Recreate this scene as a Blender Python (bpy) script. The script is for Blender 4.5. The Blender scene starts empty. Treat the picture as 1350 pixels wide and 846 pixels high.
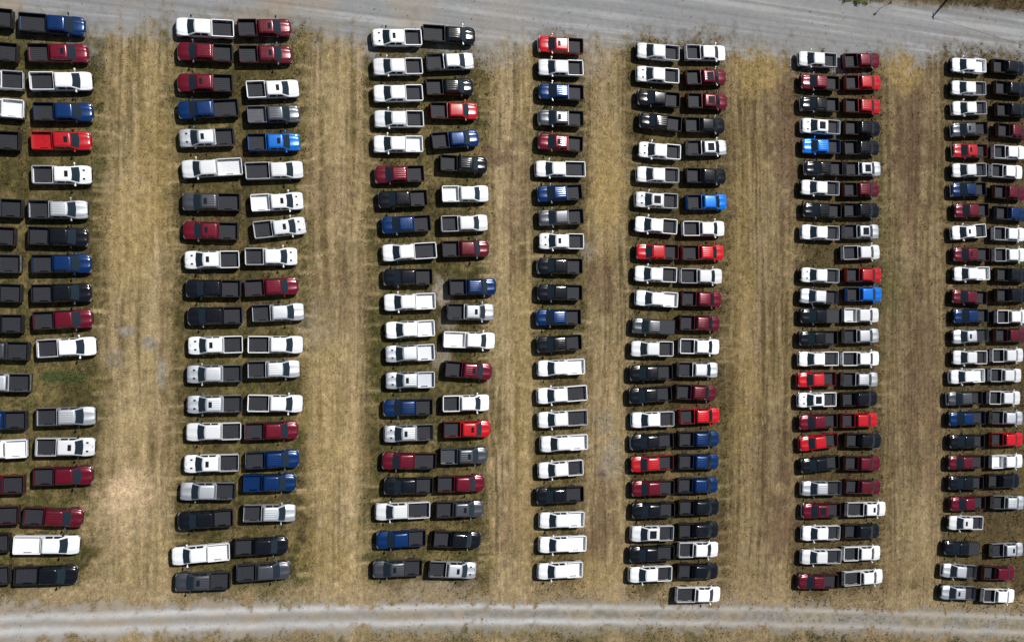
import bpy, math, random
import numpy as np
from mathutils import Vector, Matrix

# ------------------------------------------------------------------ camera, sky, sun, exposure
scene = bpy.context.scene
PW, PH = 1350.0, 846.0                 # photograph size in pixels
F_PX = 1200.0                          # focal length in photograph pixels
HORIZON = 4700.0                       # where the ground's vanishing line lies, pixels from the photo's edge
CAM_H = 108.7                          # drone height in metres
TAU = math.atan(F_PX / (HORIZON - PW / 2))
ST, CT = math.sin(TAU), math.cos(TAU)

cam_data = bpy.data.cameras.new('camera')
cam = bpy.data.objects.new('camera', cam_data)
scene.collection.objects.link(cam)
cam_data.sensor_width = 36.0
cam_data.lens = F_PX / PW * 36.0
cam_data.clip_start = 0.5
cam_data.clip_end = 6000.0
cam.matrix_world = Matrix(((CT, 0, -ST, 0), (0, 1, 0, 0), (ST, 0, CT, CAM_H), (0, 0, 0, 1)))
scene.camera = cam

def ground(u, v, z=0.0):
    """photo pixel -> world point on the plane at height z"""
    a, b = (u - PW / 2) / F_PX, (PH / 2 - v) / F_PX
    dx, dy, dz = ST + a * CT, b, -CT + a * ST
    k = (z - CAM_H) / dz
    return dx * k, dy * k

SUN = Vector((0.41, 0.44, 1.0)).normalized()      # towards the sun
world = bpy.data.worlds.new('World')
scene.world = world
world.use_nodes = True
wn = world.node_tree
sky = wn.nodes.new('ShaderNodeTexSky')
sky.sky_type = 'NISHITA'
sky.sun_disc = False
sky.sun_elevation = math.asin(SUN.z)
sky.sun_rotation = math.atan2(SUN.x, SUN.y)
wn.links.new(sky.outputs[0], wn.nodes['Background'].inputs[0])
wn.nodes['Background'].inputs[1].default_value = 0.05

sun_data = bpy.data.lights.new('sun', 'SUN')
sun_data.energy = 4.6
sun_data.angle = math.radians(0.5)
sun_data.color = (1.0, 0.98, 0.945)
sun = bpy.data.objects.new('sun', sun_data)
scene.collection.objects.link(sun)
sun.rotation_euler = (-SUN).to_track_quat('-Z', 'Y').to_euler()

scene.view_settings.view_transform = 'Standard'
scene.view_settings.look = 'None'
scene.view_settings.exposure = 0.0
scene.view_settings.gamma = 1.0
scene.view_settings.use_curve_mapping = False

rng = np.random.default_rng(7)
random.seed(7)
LINK = scene.collection.objects.link

# ------------------------------------------------------------------ helpers
def lin(r, g, b):
    return tuple(((c / 255) / 12.92 if c / 255 <= 0.04045 else ((c / 255 + 0.055) / 1.055) ** 2.4) for c in (r, g, b))

def principled(name):
    m = bpy.data.materials.new(name)
    m.use_nodes = True
    return m, m.node_tree, m.node_tree.nodes['Principled BSDF']

def paint(name, col, metallic=0.0, rough=0.32, coat=0.6, dust=0.12, vary=0.2):
    """car paint: clear coat over the colour, a little dust breaking up the gloss"""
    m, nt, p = principled(name)
    tc = nt.nodes.new('ShaderNodeTexCoord')
    info = nt.nodes.new('ShaderNodeObjectInfo')
    add = nt.nodes.new('ShaderNodeVectorMath'); add.operation = 'ADD'
    nt.links.new(tc.outputs['Object'], add.inputs[0])
    nt.links.new(info.outputs['Location'], add.inputs[1])
    no = nt.nodes.new('ShaderNodeTexNoise')
    no.inputs['Scale'].default_value = 2.2
    no.inputs['Detail'].default_value = 6
    nt.links.new(add.outputs[0], no.inputs['Vector'])
    ramp = nt.nodes.new('ShaderNodeMapRange')
    ramp.inputs[1].default_value = 0.35; ramp.inputs[2].default_value = 0.8
    ramp.inputs[3].default_value = 0.0; ramp.inputs[4].default_value = dust
    nt.links.new(no.outputs[0], ramp.inputs[0])
    mix = nt.nodes.new('ShaderNodeMix'); mix.data_type = 'RGBA'
    mix.inputs[6].default_value = (*col, 1)
    mix.inputs[7].default_value = (0.22, 0.19, 0.15, 1)
    nt.links.new(ramp.outputs[0], mix.inputs[0])
    nt.links.new(mix.outputs[2], p.inputs['Base Color'])
    r2 = nt.nodes.new('ShaderNodeMapRange')
    r2.inputs[3].default_value = rough; r2.inputs[4].default_value = rough + vary
    nt.links.new(no.outputs[0], r2.inputs[0])
    nt.links.new(r2.outputs[0], p.inputs['Roughness'])
    p.inputs['Metallic'].default_value = metallic
    p.inputs['Coat Weight'].default_value = coat
    p.inputs['Coat Roughness'].default_value = 0.05
    return m

def plain(name, col, rough=0.6, metallic=0.0, spec=0.5, noise=0.25, scale=9.0):
    m, nt, p = principled(name)
    tc = nt.nodes.new('ShaderNodeTexCoord')
    no = nt.nodes.new('ShaderNodeTexNoise')
    no.inputs['Scale'].default_value = scale
    no.inputs['Detail'].default_value = 5
    nt.links.new(tc.outputs['Object'], no.inputs['Vector'])
    mr = nt.nodes.new('ShaderNodeMapRange')
    mr.inputs[3].default_value = 1 - noise; mr.inputs[4].default_value = 1 + noise
    nt.links.new(no.outputs[0], mr.inputs[0])
    mx = nt.nodes.new('ShaderNodeVectorMath'); mx.operation = 'SCALE'
    mx.inputs[0].default_value = col
    nt.links.new(mr.outputs[0], mx.inputs['Scale'])
    nt.links.new(mx.outputs[0], p.inputs['Base Color'])
    p.inputs['Roughness'].default_value = rough
    p.inputs['Metallic'].default_value = metallic
    p.inputs['Specular IOR Level'].default_value = spec
    return m

def make_mesh(name, verts, faces, mats=None, midx=None, sharp=35, smooth=True):
    me = bpy.data.meshes.new(name)
    me.from_pydata([tuple(v) for v in verts], [], [tuple(f) for f in faces])
    for m in (mats or []):
        me.materials.append(m)
    if midx:
        me.polygons.foreach_set('material_index', midx)
    me.update()
    if smooth:
        me.shade_smooth()
        me.set_sharp_from_angle(angle=math.radians(sharp))
    return me

class MB:
    """collects simple solids into one mesh"""
    def __init__(s): s.v = []; s.f = []; s.m = []
    def add(s, verts, faces, mat=0):
        o = len(s.v); s.v += [tuple(p) for p in verts]
        s.f += [tuple(i + o for i in f) for f in faces]; s.m += [mat] * len(faces)
    def box(s, x0, x1, y0, y1, z0, z1, c=0.0, mat=0):
        """box with its vertical and top edges chamfered by c"""
        if c <= 0:
            P = [(x0,y0,z0),(x1,y0,z0),(x1,y1,z0),(x0,y1,z0),(x0,y0,z1),(x1,y0,z1),(x1,y1,z1),(x0,y1,z1)]
            s.add(P, [(3,2,1,0),(4,5,6,7),(0,1,5,4),(1,2,6,5),(2,3,7,6),(3,0,4,7)], mat); return
        def ring(i, z):
            a, b, d, e = x0 + i, x1 - i, y0 + i, y1 - i
            return [(a+c,d,z),(b-c,d,z),(b,d+c,z),(b,e-c,z),(b-c,e,z),(a+c,e,z),(a,e-c,z),(a,d+c,z)]
        s.loft([ring(0, z0), ring(0, z1 - c), ring(c * 0.8, z1)], True, True, mat)
    def loft(s, rings, cap0=False, cap1=False, mat=0):
        n = len(rings[0]); V = [p for r in rings for p in r]; Fc = []
        for k in range(len(rings) - 1):
            for i in range(n):
                j = (i + 1) % n
                Fc.append((k*n+i, k*n+j, (k+1)*n+j, (k+1)*n+i))
        if cap0: Fc.append(tuple(range(n - 1, -1, -1)))
        if cap1: Fc.append(tuple((len(rings)-1)*n + i for i in range(n)))
        s.add(V, Fc, mat)
    def grid(s, rows, mat=0):
        n = len(rows[0]); V = [p for r in rows for p in r]
        s.add(V, [(k*n+i, k*n+i+1, (k+1)*n+i+1, (k+1)*n+i) for k in range(len(rows)-1) for i in range(n-1)], mat)
    def tube(s, pts, rad, n=6, mat=0, cap=True):
        rings = []
        for k, p in enumerate(pts):
            p = Vector(p); q = Vector(pts[min(k + 1, len(pts) - 1)]); o = Vector(pts[max(k - 1, 0)])
            d = (q - o).normalized(); r = rad[k] if isinstance(rad, (list, tuple)) else rad
            a = d.orthogonal().normalized(); b = d.cross(a)
            rings.append([p + r * (math.cos(2*math.pi*i/n) * a + math.sin(2*math.pi*i/n) * b) for i in range(n)])
        s.loft(rings, cap, cap, mat)
    def mesh(s, name, mats, sharp=35, smooth=True):
        return make_mesh(name, s.v, s.f, mats, s.m, sharp, smooth)

def obj(name, me, parent=None):
    o = bpy.data.objects.new(name, me); LINK(o)
    if parent: o.parent = parent
    return o

def tag(o, label, cat, group=None):
    o['label'] = label; o['category'] = cat
    if group: o['group'] = group

def interp(pts, x):
    xs = [p[0] for p in pts]; ys = [p[1] for p in pts]
    return np.interp(x, xs, ys)

# value noise, for where things grow on the ground
_lat = rng.random((256, 256))
def vnoise(x, y):
    xi = np.floor(x).astype(int); yi = np.floor(y).astype(int)
    fx = x - xi; fy = y - yi
    fx = fx*fx*(3-2*fx); fy = fy*fy*(3-2*fy)
    a = _lat[xi % 256, yi % 256]; b = _lat[(xi+1) % 256, yi % 256]
    c = _lat[xi % 256, (yi+1) % 256]; d = _lat[(xi+1) % 256, (yi+1) % 256]
    return (a*(1-fx)+b*fx)*(1-fy) + (c*(1-fx)+d*fx)*fy
def fbm(x, y, o=4):
    t = 0.0; a = 0.5; s = 0.0
    for k in range(o):
        t = t + a * vnoise(x * 2**k + 17.3*k, y * 2**k + 9.1*k); s += a; a *= 0.55
    return t / s
def sstep(a, b, x):
    t = np.clip((x - a) / (b - a), 0, 1); return t*t*(3-2*t)

# ------------------------------------------------------------------ the ground: field, gravel road, two-rut track
def wpts(px):                                   # polyline in the photograph -> (X, Y) on the ground
    return [ground(u, v) for u, v in px]
ROAD_LOW = wpts([(-400,-5),(-100,2),(0,6),(60,22),(130,22),(180,24),(250,22),(400,24),(450,38),(490,40),(560,30),(640,52),(690,40),(740,36),(800,34),(840,38),(900,36),(970,44),(1020,60),(1080,68),(1115,66),(1160,58),(1200,57),(1240,54),(1300,56),(1350,60),(1500,75),(1800,100)])
ROAD_UP = wpts([(-400,-95),(0,-75),(500,-58),(900,-40),(1080,-10),(1150,1),(1220,7),(1300,11),(1345,14),(1360,14),(1500,12),(1800,8)])
TRACK_UP = wpts([(-400,800),(0,797),(200,796),(400,795),(600,791),(800,792),(1000,796),(1150,801),(1350,807),(1800,815)])
TRACK_LOW = wpts([(-400,865),(0,852),(100,842),(200,836),(400,832),(600,828),(800,825),(1000,827),(1150,833),(1350,842),(1800,850)])
RUT_A = wpts([(-400,828),(0,815),(100,812),(200,808),(400,802),(600,799),(800,800),(1000,802),(1150,806),(1350,813),(1800,822)])
RUT_B = wpts([(-400,848),(0,833),(200,828),(400,823),(600,819),(800,819),(950,821),(1100,825),(1350,833),(1800,842)])
# aisles between the rows: (left edge, right edge) in photograph pixels at mid-height, and how bare the wheel ruts are
AISLES = [(143, 224, .9, .62), (410, 484, .9, .62), (648, 702, .8, .85), (772, 828, .7, .7), (960, 1048, .95, .75), (1166, 1246, .75, .6)]
AISLES = [(ground(a, 423)[0], ground(b, 423)[0], s, r) for a, b, s, r in AISLES]
X0_T, Y0_T = ground(-20, 423)[0], ground(1350, 860)[1]
NTX = int((ground(1380, 423)[0] - X0_T) / .12); NTY = int((ground(1350, -10)[1] - Y0_T) / .12)

# wheel marks pressed into the grass: turning arcs from the rows into the aisles and long passes down the aisles
TX0, TY0, TRES = X0_T, Y0_T, .12
TMASK = np.zeros((NTX, NTY))
def stamp(px, py, width, amount):
    r = int(math.ceil(width * 2.2 / TRES))
    ix = ((px - TX0) / TRES).astype(int); iy = ((py - TY0) / TRES).astype(int)
    off = np.arange(-r, r + 1)
    ker = np.exp(-((off[:, None] ** 2 + off[None] ** 2) * TRES ** 2) / (width ** 2)) * amount
    for a, b in zip(ix, iy):
        if r <= a < NTX - r - 1 and r <= b < NTY - r - 1:
            v = TMASK[a - r:a + r + 1, b - r:b + r + 1]; np.maximum(v, ker, out=v)
def wheel_pair(path, amount):
    path = np.array(path); d = np.gradient(path, axis=0); d /= np.linalg.norm(d, axis=1)[:, None] + 1e-9
    nrm = np.stack([-d[:, 1], d[:, 0]], 1)
    fade = np.linspace(1, .35, len(path))
    for s in (-.86, .86):
        q = path + nrm * s
        for k in range(0, len(q), 12): stamp(q[k:k + 12, 0], q[k:k + 12, 1], .17 + .06 * rng.random(), amount * fade[k] * rng.uniform(.5, 1.1))
def arc(x, y, dirx, turn, R, run):
    """straight out of the row along dirx, then a quarter turn up or down the aisle"""
    L = rng.uniform(.3, 1.6); P = [(x + dirx * s, y) for s in np.arange(0, L, .09)]
    cx, cy = x + dirx * L, y + turn * R
    P += [(cx + dirx * R * math.sin(a), cy - turn * R * math.cos(a)) for a in np.arange(0, rng.uniform(.7, 1.57), .09 / R)]
    return P
for a, b, s, r in AISLES:
    for k in range(40):
        left = k % 2 == 0
        y = rng.uniform(Y0_T + 14, Y0_T + NTY * TRES - 14)
        wheel_pair(arc(a - 1.5 if left else b + 1.5, y, 1 if left else -1, rng.choice([-1, 1]), rng.uniform(3.2, 6.0), 0), rng.uniform(.3, .9))
    for k in range(4 + int(5 * r)):
        xm = rng.uniform(a + 1.2, b - 1.2); yy = np.arange(Y0_T + 8, Y0_T + NTY * TRES - 8, .09)
        w0 = rng.uniform(0, 50)
        wheel_pair(np.stack([xm + 1.6 * (fbm(yy * .045 + w0, yy * 0 + k) - .5) * 2, yy], 1), rng.uniform(.5, 1.1) * (0.5 + .5 * r))
def tracks(X, Y):
    fx = np.clip((X - TX0) / TRES, 0, NTX - 1.001); fy = np.clip((Y - TY0) / TRES, 0, NTY - 1.001)
    i = fx.astype(int); j = fy.astype(int)
    inside = (X > TX0) & (X < TX0 + NTX * TRES) & (Y > TY0) & (Y < TY0 + NTY * TRES)
    return TMASK[i, j] * inside
SPOTS = []   # centre, radii, kind, strength
for u, v, ru, rv, kind, st in [
    (165,652,36,32,'sand',.95), (168,668,64,64,'sand',.40), (160,560,30,50,'dirt',.15), (170,740,50,24,'dirt',.22), (430,620,34,80,'dirt',.15), (420,470,36,50,'dirt',.2), (110,780,60,14,'dirt',.6), (175,250,30,70,'dirt',.3), (430,130,30,50,'dirt',.25), (1210,700,30,70,'dirt',.35), (690,420,16,60,'dirt',.35), (165,436,13,9,'grey',.9), (196,452,11,12,'grey',.9), (213,490,8,22,'grey',.8),
    (150,470,22,18,'grey',.35), (582,385,16,24,'grey',.9), (585,470,16,16,'grey',.7), (590,425,14,20,'grey',.5), (803,602,17,30,'grey',.55), (795,560,16,24,'grey',.4),
    (775,330,12,14,'grey',.5), (420,430,30,40,'grey',.3), (575,775,70,16,'grey',.5), (780,75,26,30,'grey',.5), (655,70,34,26,'grey',.6),
    (88,497,34,11,'green',1), (60,560,20,30,'green',.35), (1172,340,22,110,'green',.22), (1188,390,24,50,'green',.2), (110,210,30,60,'green',.25), (480,720,60,40,'green',.15),
    (300,205,120,8,'brown',.3), (660,205,26,20,'red',.6), (680,270,20,90,'red',.35), (1035,170,24,110,'red',.5), (1200,190,30,120,'red',.55), (1025,690,30,60,'red',.55),
    (1020,600,30,50,'red',.3), (795,375,20,40,'red',.45), (790,690,24,60,'red',.45), (680,690,24,90,'red',.35), (1215,500,30,140,'red',.4), (440,250,40,60,'red',.3),
    (455,370,40,70,'red',.25), (200,210,24,120,'gold',.5), (170,300,40,90,'gold',.4), (800,270,26,60,'gold',.6), (800,210,26,60,'gold',.4), (980,430,20,260,'gold',.35),
    (1000,90,40,34,'gold',.6), (1190,90,30,30,'gold',.7), (690,560,20,200,'gold',.35), (430,560,40,150,'gold',.35), (440,740,50,60,'gold',.35), (780,760,50,24,'gold',.4)]:
    X, Y = ground(u, v); s = ground(u + 1, v)[0] - X
    SPOTS.append((X, Y, ru * s, rv * s, kind, st))

C = {k: np.array(lin(*v)) * (0.66 if k in ('gravel', 'pale') else 0.72 if k == 'sand' else 0.68 if k == 'dirt' else 0.60) for k, v in dict(gold=(188,161,104), straw=(158,137,94), tan=(190,166,128), olive=(84,84,42), brown=(98,79,56),
     red=(108,80,66), green=(86,94,54), grey=(166,156,140), gravel=(160,161,162), pale=(214,213,210), dirt=(198,174,130), sand=(212,184,146), dark=(70,62,40)).items()}

def field(X, Y):
    """what covers the ground at (X, Y): colour, amount of grass, amount of gravel"""
    X = np.asarray(X, float); Y = np.asarray(Y, float)
    def mix(c, name, t):
        t = np.clip(t, 0, 1)[..., None]; return c * (1 - t) + C[name] * t
    n1 = fbm(X * .09 + 3, Y * .07 + 8); n2 = fbm(X * .35 + 31, Y * .28 + 5); n3 = fbm(X * 1.1 + 7, Y * .9 + 60)
    n4 = fbm(X * .16 + 91, Y * .13 + 2); wob = (fbm(X * .05, Y * .045 + 40) - .5) * 3.0
    st1 = fbm((X + wob) * 1.5 + 5, Y * .05 + 3, 3); st2 = fbm((X + wob * .6) * 3.6 + 50, Y * .10 + 12, 3)
    col = np.broadcast_to(C['straw'], X.shape + (3,)).copy()
    col = mix(col, 'olive', sstep(.42, .68, .55 * n1 + .45 * n2) * .9)
    col = mix(col, 'brown', sstep(.46, .70, .5 * n4 + .5 * n3) * .75)
    col = mix(col, 'olive', sstep(.5, .72, n3) * .45)
    grass = .75 + .5 * (n2 - .5)
    aisle = np.zeros(X.shape); rut = np.zeros(X.shape)
    for a, b, s, r in AISLES:
        w = sstep(a - 1.2, a + 1.6, X + wob * .5 + 2.0 * (n2 - .5)) * (1 - sstep(b - 1.6, b + 1.2, X + wob * .5 + 2.0 * (n2 - .5)))
        aisle = np.maximum(aisle, w * s); rut = np.maximum(rut, w * r)
    rows_ = 1 - sstep(.0, .75, aisle)
    n5 = fbm(X * 2.6 + 11, Y * 2.1 + 21, 3)                       # single clumps
    col = mix(col, 'olive', rows_ * (.35 + .65 * sstep(.36, .60, .5 * n2 + .5 * n3)) * .85)
    col = mix(col, 'brown', rows_ * sstep(.42, .62, .5 * n4 + .5 * n2) * .40)
    lane = sstep(.45, .95, aisle)
    col = mix(col, 'straw', aisle * .55)
    col = mix(col, 'gold', lane * (.12 + .65 * sstep(.40, .60, fbm(X * .18 + 9, Y * .05 + 4, 3))) * .75)
    n6 = fbm(X * .24 + 55, Y * .15 + 77, 4); n7 = fbm(X * .5 + 155, Y * .38 + 7, 4)
    col = mix(col, 'olive', aisle * sstep(.44, .57, .6 * n6 + .4 * n7) * .75)
    col = mix(col, 'brown', aisle * sstep(.47, .36, .5 * n6 + .5 * n4) * .50)
    col = mix(col, 'dirt', aisle * sstep(.54, .68, .5 * n7 + .5 * n1) * .4)
    col = mix(col, 'dark', sstep(.54, .72, n5) * (.32 + .45 * rows_))
    col = mix(col, 'gold', sstep(.45, .28, n5) * (.20 + .30 * aisle))
    col = mix(col, 'gold', aisle * sstep(.42, .66, n4) * .6)
    col = mix(col, 'tan', aisle * sstep(.46, .62, .5 * st1 + .5 * n2) * .8)
    col = mix(col, 'tan', rut * sstep(.50, .62, st2) * .9)
    col = mix(col, 'brown', rut * sstep(.50, .36, st2) * .9)
    col = mix(col, 'olive', rut * sstep(.50, .36, st1) * .45)
    for kk, (a, b, s, r) in enumerate(AISLES):                    # broad worn bands where most trucks drive
        for hh, fr in enumerate((.30, .66)):
            cx = a + (b - a) * fr + wob * .55 + 1.3 * (fbm(Y * .11 + 13 * kk + 5 * hh, Y * 0 + kk, 2) - .5)
            band = np.exp(-((X - cx + .9 * (n3 - .5)) / (.55 + .4 * n4)) ** 2) * sstep(.34, .58, fbm(Y * .07 + 31 * kk, Y * 0 + 7 * hh, 3))
            col = mix(col, 'dirt', band * .45); grass = grass * (1 - .6 * band)
    grass = grass * (1 - .75 * rut * sstep(.46, .62, st2)) * (1 - .35 * aisle)
    tk = tracks(X, Y) * (.65 + .9 * n3)
    col = mix(col, 'dirt', tk * .75)
    grass = grass * (1 - .7 * np.clip(tk, 0, 1))
    side = sstep(15., 75., X)                                     # redder, barer soil toward that side of the field
    col = mix(col, 'brown', side * .42 * (0.6 + .8 * n1))
    jag = 1.6 * (n3 - .5) + 1.2 * (n2 - .5)
    for sx, sy, rx, ry, kind, stg in SPOTS:
        d = np.sqrt(((X - sx) / rx) ** 2 + ((Y - sy) / ry) ** 2) + jag * .75
        t = (1 - sstep(.45, 1.15, d)) * stg
        col = mix(col, kind, t)
        if kind in ('grey', 'dirt', 'sand'): grass = grass * (1 - .85 * t)
        if kind in ('red',): grass = grass * (1 - .4 * t)
        if kind == 'green': grass = grass * (1 + .4 * t)
    # gravel road along the far side, soft weedy edge
    lo = interp(ROAD_LOW, X); up = interp(ROAD_UP, X)
    e = 3.0 * (n2 - .5) + 3.0 * (n3 - .5) + 2.4 * (n5 - .5) + 1.0
    g1 = sstep(-2.6, 2.2, Y - lo + e * 1.3) * (1 - sstep(-.6, .9, Y - up + e * .3))
    # the track: gravel with two pale ruts
    tu = interp(TRACK_UP, X); tl = interp(TRACK_LOW, X)
    g2 = sstep(-.7, .7, tu - Y + .7 * e - .9) * sstep(-.7, .8, Y - tl + .8 * e - .6)
    g = np.maximum(g1, g2)
    vg = sstep(4.2, .2, Y - tu + 5 * (n2 - .5) + 3 * (n3 - .5)) * sstep(-8., 0., Y - tl)
    col = mix(col, 'tan', vg * .6)
    below = sstep(.6, -.9, Y - tl + 1.2 * (n3 - .5)); above = sstep(-.4, 1.0, Y - up + 1.2 * (n3 - .5))
    col = mix(col, 'olive', below * (.2 + .6 * sstep(.4, .6, n2)) * .7)
    col = mix(col, 'dark', above * .45); col = mix(col, 'brown', above * .4)
    col = mix(col, 'gravel', g * .95)
    col = mix(col, 'tan', g2 * (.28 + .3 * sstep(.45, .6, n2)))
    sl = fbm(X * .05 + 70, (Y + .03 * X) * 1.1 + 20, 4)            # wheel streaks along the road
    sl2 = fbm(X * .03 + 7, (Y + .03 * X) * 3.0 + 2, 3)
    col = mix(col, 'pale', g1 * sstep(.50, .70, .5 * sl + .5 * sl2) * .42)
    col = mix(col, 'tan', g1 * sstep(.46, .66, n1 * .6 + n4 * .4) * .5 * (1 - .85 * sstep(5, 40, X)))
    col = mix(col, 'brown', g1 * sstep(.48, .30, .6 * sl2 + .4 * sl) * .22)
    ra = interp(RUT_A, X); rb = interp(RUT_B, X); wv = .35 * (n2 - .5)
    pr = np.maximum(np.exp(-((Y - ra + wv) / .42) ** 2), np.exp(-((Y - rb + wv) / .46) ** 2))
    farend = 1 - .6 * sstep(30, 70, X)
    col = mix(col, 'pale', pr * g2 * (.55 + .5 * sl) * farend * 1.1)
    mid = g2 * (1 - pr) * sstep(-20, 50, X) * .42
    col = mix(col, 'olive', mid * sstep(.36, .62, .5 * n3 + .5 * n5))
    col = col * (1 + (.42 * (n3[..., None] - .5) + .40 * (n5[..., None] - .5)) * (1 - .75 * g[..., None]))
    grass = np.clip(grass, 0, 1.3) * (1 - .985 * sstep(.1, .75, g)) + .25 * mid
    return col, grass, g, rows_

# field material: the cover colour carried by the sheet, broken up by procedural noise at grass-blade and pebble size
def soil_material(name):
    m, nt, p = principled(name)
    at = nt.nodes.new('ShaderNodeAttribute'); at.attribute_name = 'cover'
    ag = nt.nodes.new('ShaderNodeAttribute'); ag.attribute_name = 'gravel'
    geo = nt.nodes.new('ShaderNodeNewGeometry')
    def noise(scale, detail, sx=1, sy=1, rough=.6):
        mp = nt.nodes.new('ShaderNodeMapping'); mp.inputs['Scale'].default_value = (sx, sy, 1)
        nt.links.new(geo.outputs['Position'], mp.inputs[0])
        n = nt.nodes.new('ShaderNodeTexNoise'); n.inputs['Scale'].default_value = scale
        n.inputs['Detail'].default_value = detail; n.inputs['Roughness'].default_value = rough
        nt.links.new(mp.outputs[0], n.inputs['Vector']); return n.outputs[0]
    def rng_(sock, a, b, c, d):
        r = nt.nodes.new('ShaderNodeMapRange'); r.inputs[1].default_value = a; r.inputs[2].default_value = b
        r.inputs[3].default_value = c; r.inputs[4].default_value = d
        nt.links.new(sock, r.inputs[0]); return r.outputs[0]
    def mul(a, b):
        x = nt.nodes.new('ShaderNodeMath'); x.operation = 'MULTIPLY'
        nt.links.new(a, x.inputs[0]); nt.links.new(b, x.inputs[1]); return x.outputs[0]
    fine = noise(6.5, 6, rough=.75); coarse = noise(1.3, 5); blades = noise(4.0, 6, 1.0, .40, .72)
    f1 = rng_(fine, .3, .7, .52, 1.46); f2 = rng_(coarse, .3, .7, .74, 1.24); f3 = rng_(blades, .32, .68, .68, 1.30)
    grassy = mul(mul(f1, f2), f3)
    stones = mul(rng_(noise(9, 6, rough=.75), .3, .7, .82, 1.16), rng_(coarse, .3, .7, .93, 1.07))
    mixf = nt.nodes.new('ShaderNodeMix'); mixf.data_type = 'FLOAT'
    nt.links.new(ag.outputs['Fac'], mixf.inputs[0]); nt.links.new(grassy, mixf.inputs[2]); nt.links.new(stones, mixf.inputs[3])
    sc = nt.nodes.new('ShaderNodeVectorMath'); sc.operation = 'SCALE'
    nt.links.new(at.outputs['Color'], sc.inputs[0]); nt.links.new(mixf.outputs[0], sc.inputs['Scale'])
    nt.links.new(sc.outputs[0], p.inputs['Base Color'])
    p.inputs['Roughness'].default_value = .95
    p.inputs['Specular IOR Level'].default_value = .15
    bp = nt.nodes.new('ShaderNodeBump'); bp.inputs['Strength'].default_value = .55; bp.inputs['Distance'].default_value = .06
    nt.links.new(fine, bp.inputs['Height']); nt.links.new(bp.outputs[0], p.inputs['Normal'])
    return m
SOIL = soil_material('field_soil')

def sheet(name, X, Y, Z, mat):
    """grid sheet with its cover colour and gravel amount"""
    ny, nx = X.shape
    co = np.stack([X, Y, Z], -1).reshape(-1, 3)
    me = bpy.data.meshes.new(name)
    me.vertices.add(len(co)); me.vertices.foreach_set('co', co.ravel())
    i = np.arange(nx - 1)[None, :] + np.arange(ny - 1)[:, None] * nx
    q = np.stack([i, i + 1, i + 1 + nx, i + nx], -1).reshape(-1)
    me.loops.add(len(q)); me.loops.foreach_set('vertex_index', q)
    me.polygons.add(len(q) // 4); me.polygons.foreach_set('loop_start', np.arange(0, len(q), 4))
    me.update(calc_edges=True)
    col, grass, g, _ = field(X, Y)
    ca = me.attributes.new('cover', 'FLOAT_COLOR', 'POINT')
    ca.data.foreach_set('color', np.concatenate([col.reshape(-1, 3), np.ones((len(co), 1))], 1).ravel())
    ga = me.attributes.new('gravel', 'FLOAT', 'POINT')
    ga.data.foreach_set('value', g.ravel())
    me.materials.append(mat)
    o = obj(name, me); o['kind'] = 'structure'
    return o

X0, X1 = ground(-60, 423)[0], ground(1410, 423)[0]
Y0, Y1 = ground(1350, 900)[1], ground(1350, -70)[1]
far = lambda a, d: list(a + d * np.array([6, 16, 40, 100, 260, 700, 1800.0]))
xs = np.array(sorted(far(X0, -1)) + list(np.arange(X0, X1, .17)) + far(X1, 1))
ys = np.array(sorted(far(Y0, -1)) + list(np.arange(Y0, Y1, .17)) + far(Y1, 1))
GX, GY = np.meshgrid(xs, ys)
sheet('ground', GX, GY, np.zeros_like(GX), SOIL)

def strip(name, low, up, inset, z):
    sx = np.arange(low[1][0], low[-2][0], .30)
    jl = (fbm(sx * .8, sx * 0 + 3) - .5) * 1.2; ju = (fbm(sx * .8, sx * 0 + 33) - .5) * 1.2
    lo = interp(low, sx) + inset + jl; hi = interp(up, sx) - inset + ju
    t = np.linspace(0, 1, 40)[:, None]
    Yg = lo[None] * (1 - t) + hi[None] * t; Xg = np.broadcast_to(sx, Yg.shape)
    return sheet(name, Xg, Yg, np.full(Yg.shape, z), SOIL)
strip('gravel_road', ROAD_LOW, ROAD_UP, .9, .004)
strip('dirt_track', TRACK_LOW, TRACK_UP, .25, .004)

# ------------------------------------------------------------------ pickup trucks
def paint_set(name, col, *a):
    """three shades of one colour: model years and how dusty the truck is"""
    out = []
    for k, f in enumerate((1.0, .86, 1.12)):
        b = list(a); b[3] = a[3] * (1, 2.2, .6)[k] + (0, .03, 0)[k]
        out.append(paint(name if k == 0 else name + ('_dusty', '_fresh')[k - 1], tuple(min(.86, c * f) for c in col), *b))
    return out
PAINT = {
    'W': ('white', paint_set('paint_white', (.75, .76, .77), 0, .30, .4, .03)),
    'S': ('silver', paint_set('paint_silver', (.52, .54, .57), .55, .38, .5, .04)),
    'G': ('dark grey', paint_set('paint_granite', (.085, .09, .102), .5, .26, .5, .02, .10)),
    'K': ('black', paint_set('paint_black', (.0045, .005, .007), 0, .12, .4, .010, .08)),
    'R': ('bright red', paint_set('paint_flame', (.47, .004, .009), 0, .22, .5, .01, .10)),
    'M': ('dark red', paint_set('paint_velvet', (.135, .004, .015), .25, .20, .5, .008, .10)),
    'B': ('navy blue', paint_set('paint_navy', (.002, .027, .115), .3, .20, .5, .006, .10)),
    'A': ('bright blue', paint_set('paint_hydro', (.003, .16, .64), .2, .22, .5, .01, .10)),
}
GLASS = plain('tinted_glass', (.012, .020, .026), .07, 0, .9, .1)
LINER = plain('bed_liner_plastic', (.023, .024, .030), .6, 0, .25, .35, 5)
TRIM = plain('black_trim', (.010, .010, .011), .6, 0, .2)
CHROME = plain('chrome', (.78, .79, .80), .13, 1.0, .5, .05)
TYRE = plain('tyre_rubber', (.018, .018, .018), .85)
RIM = plain('alloy_rim', (.45, .46, .48), .3, .9)
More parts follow.
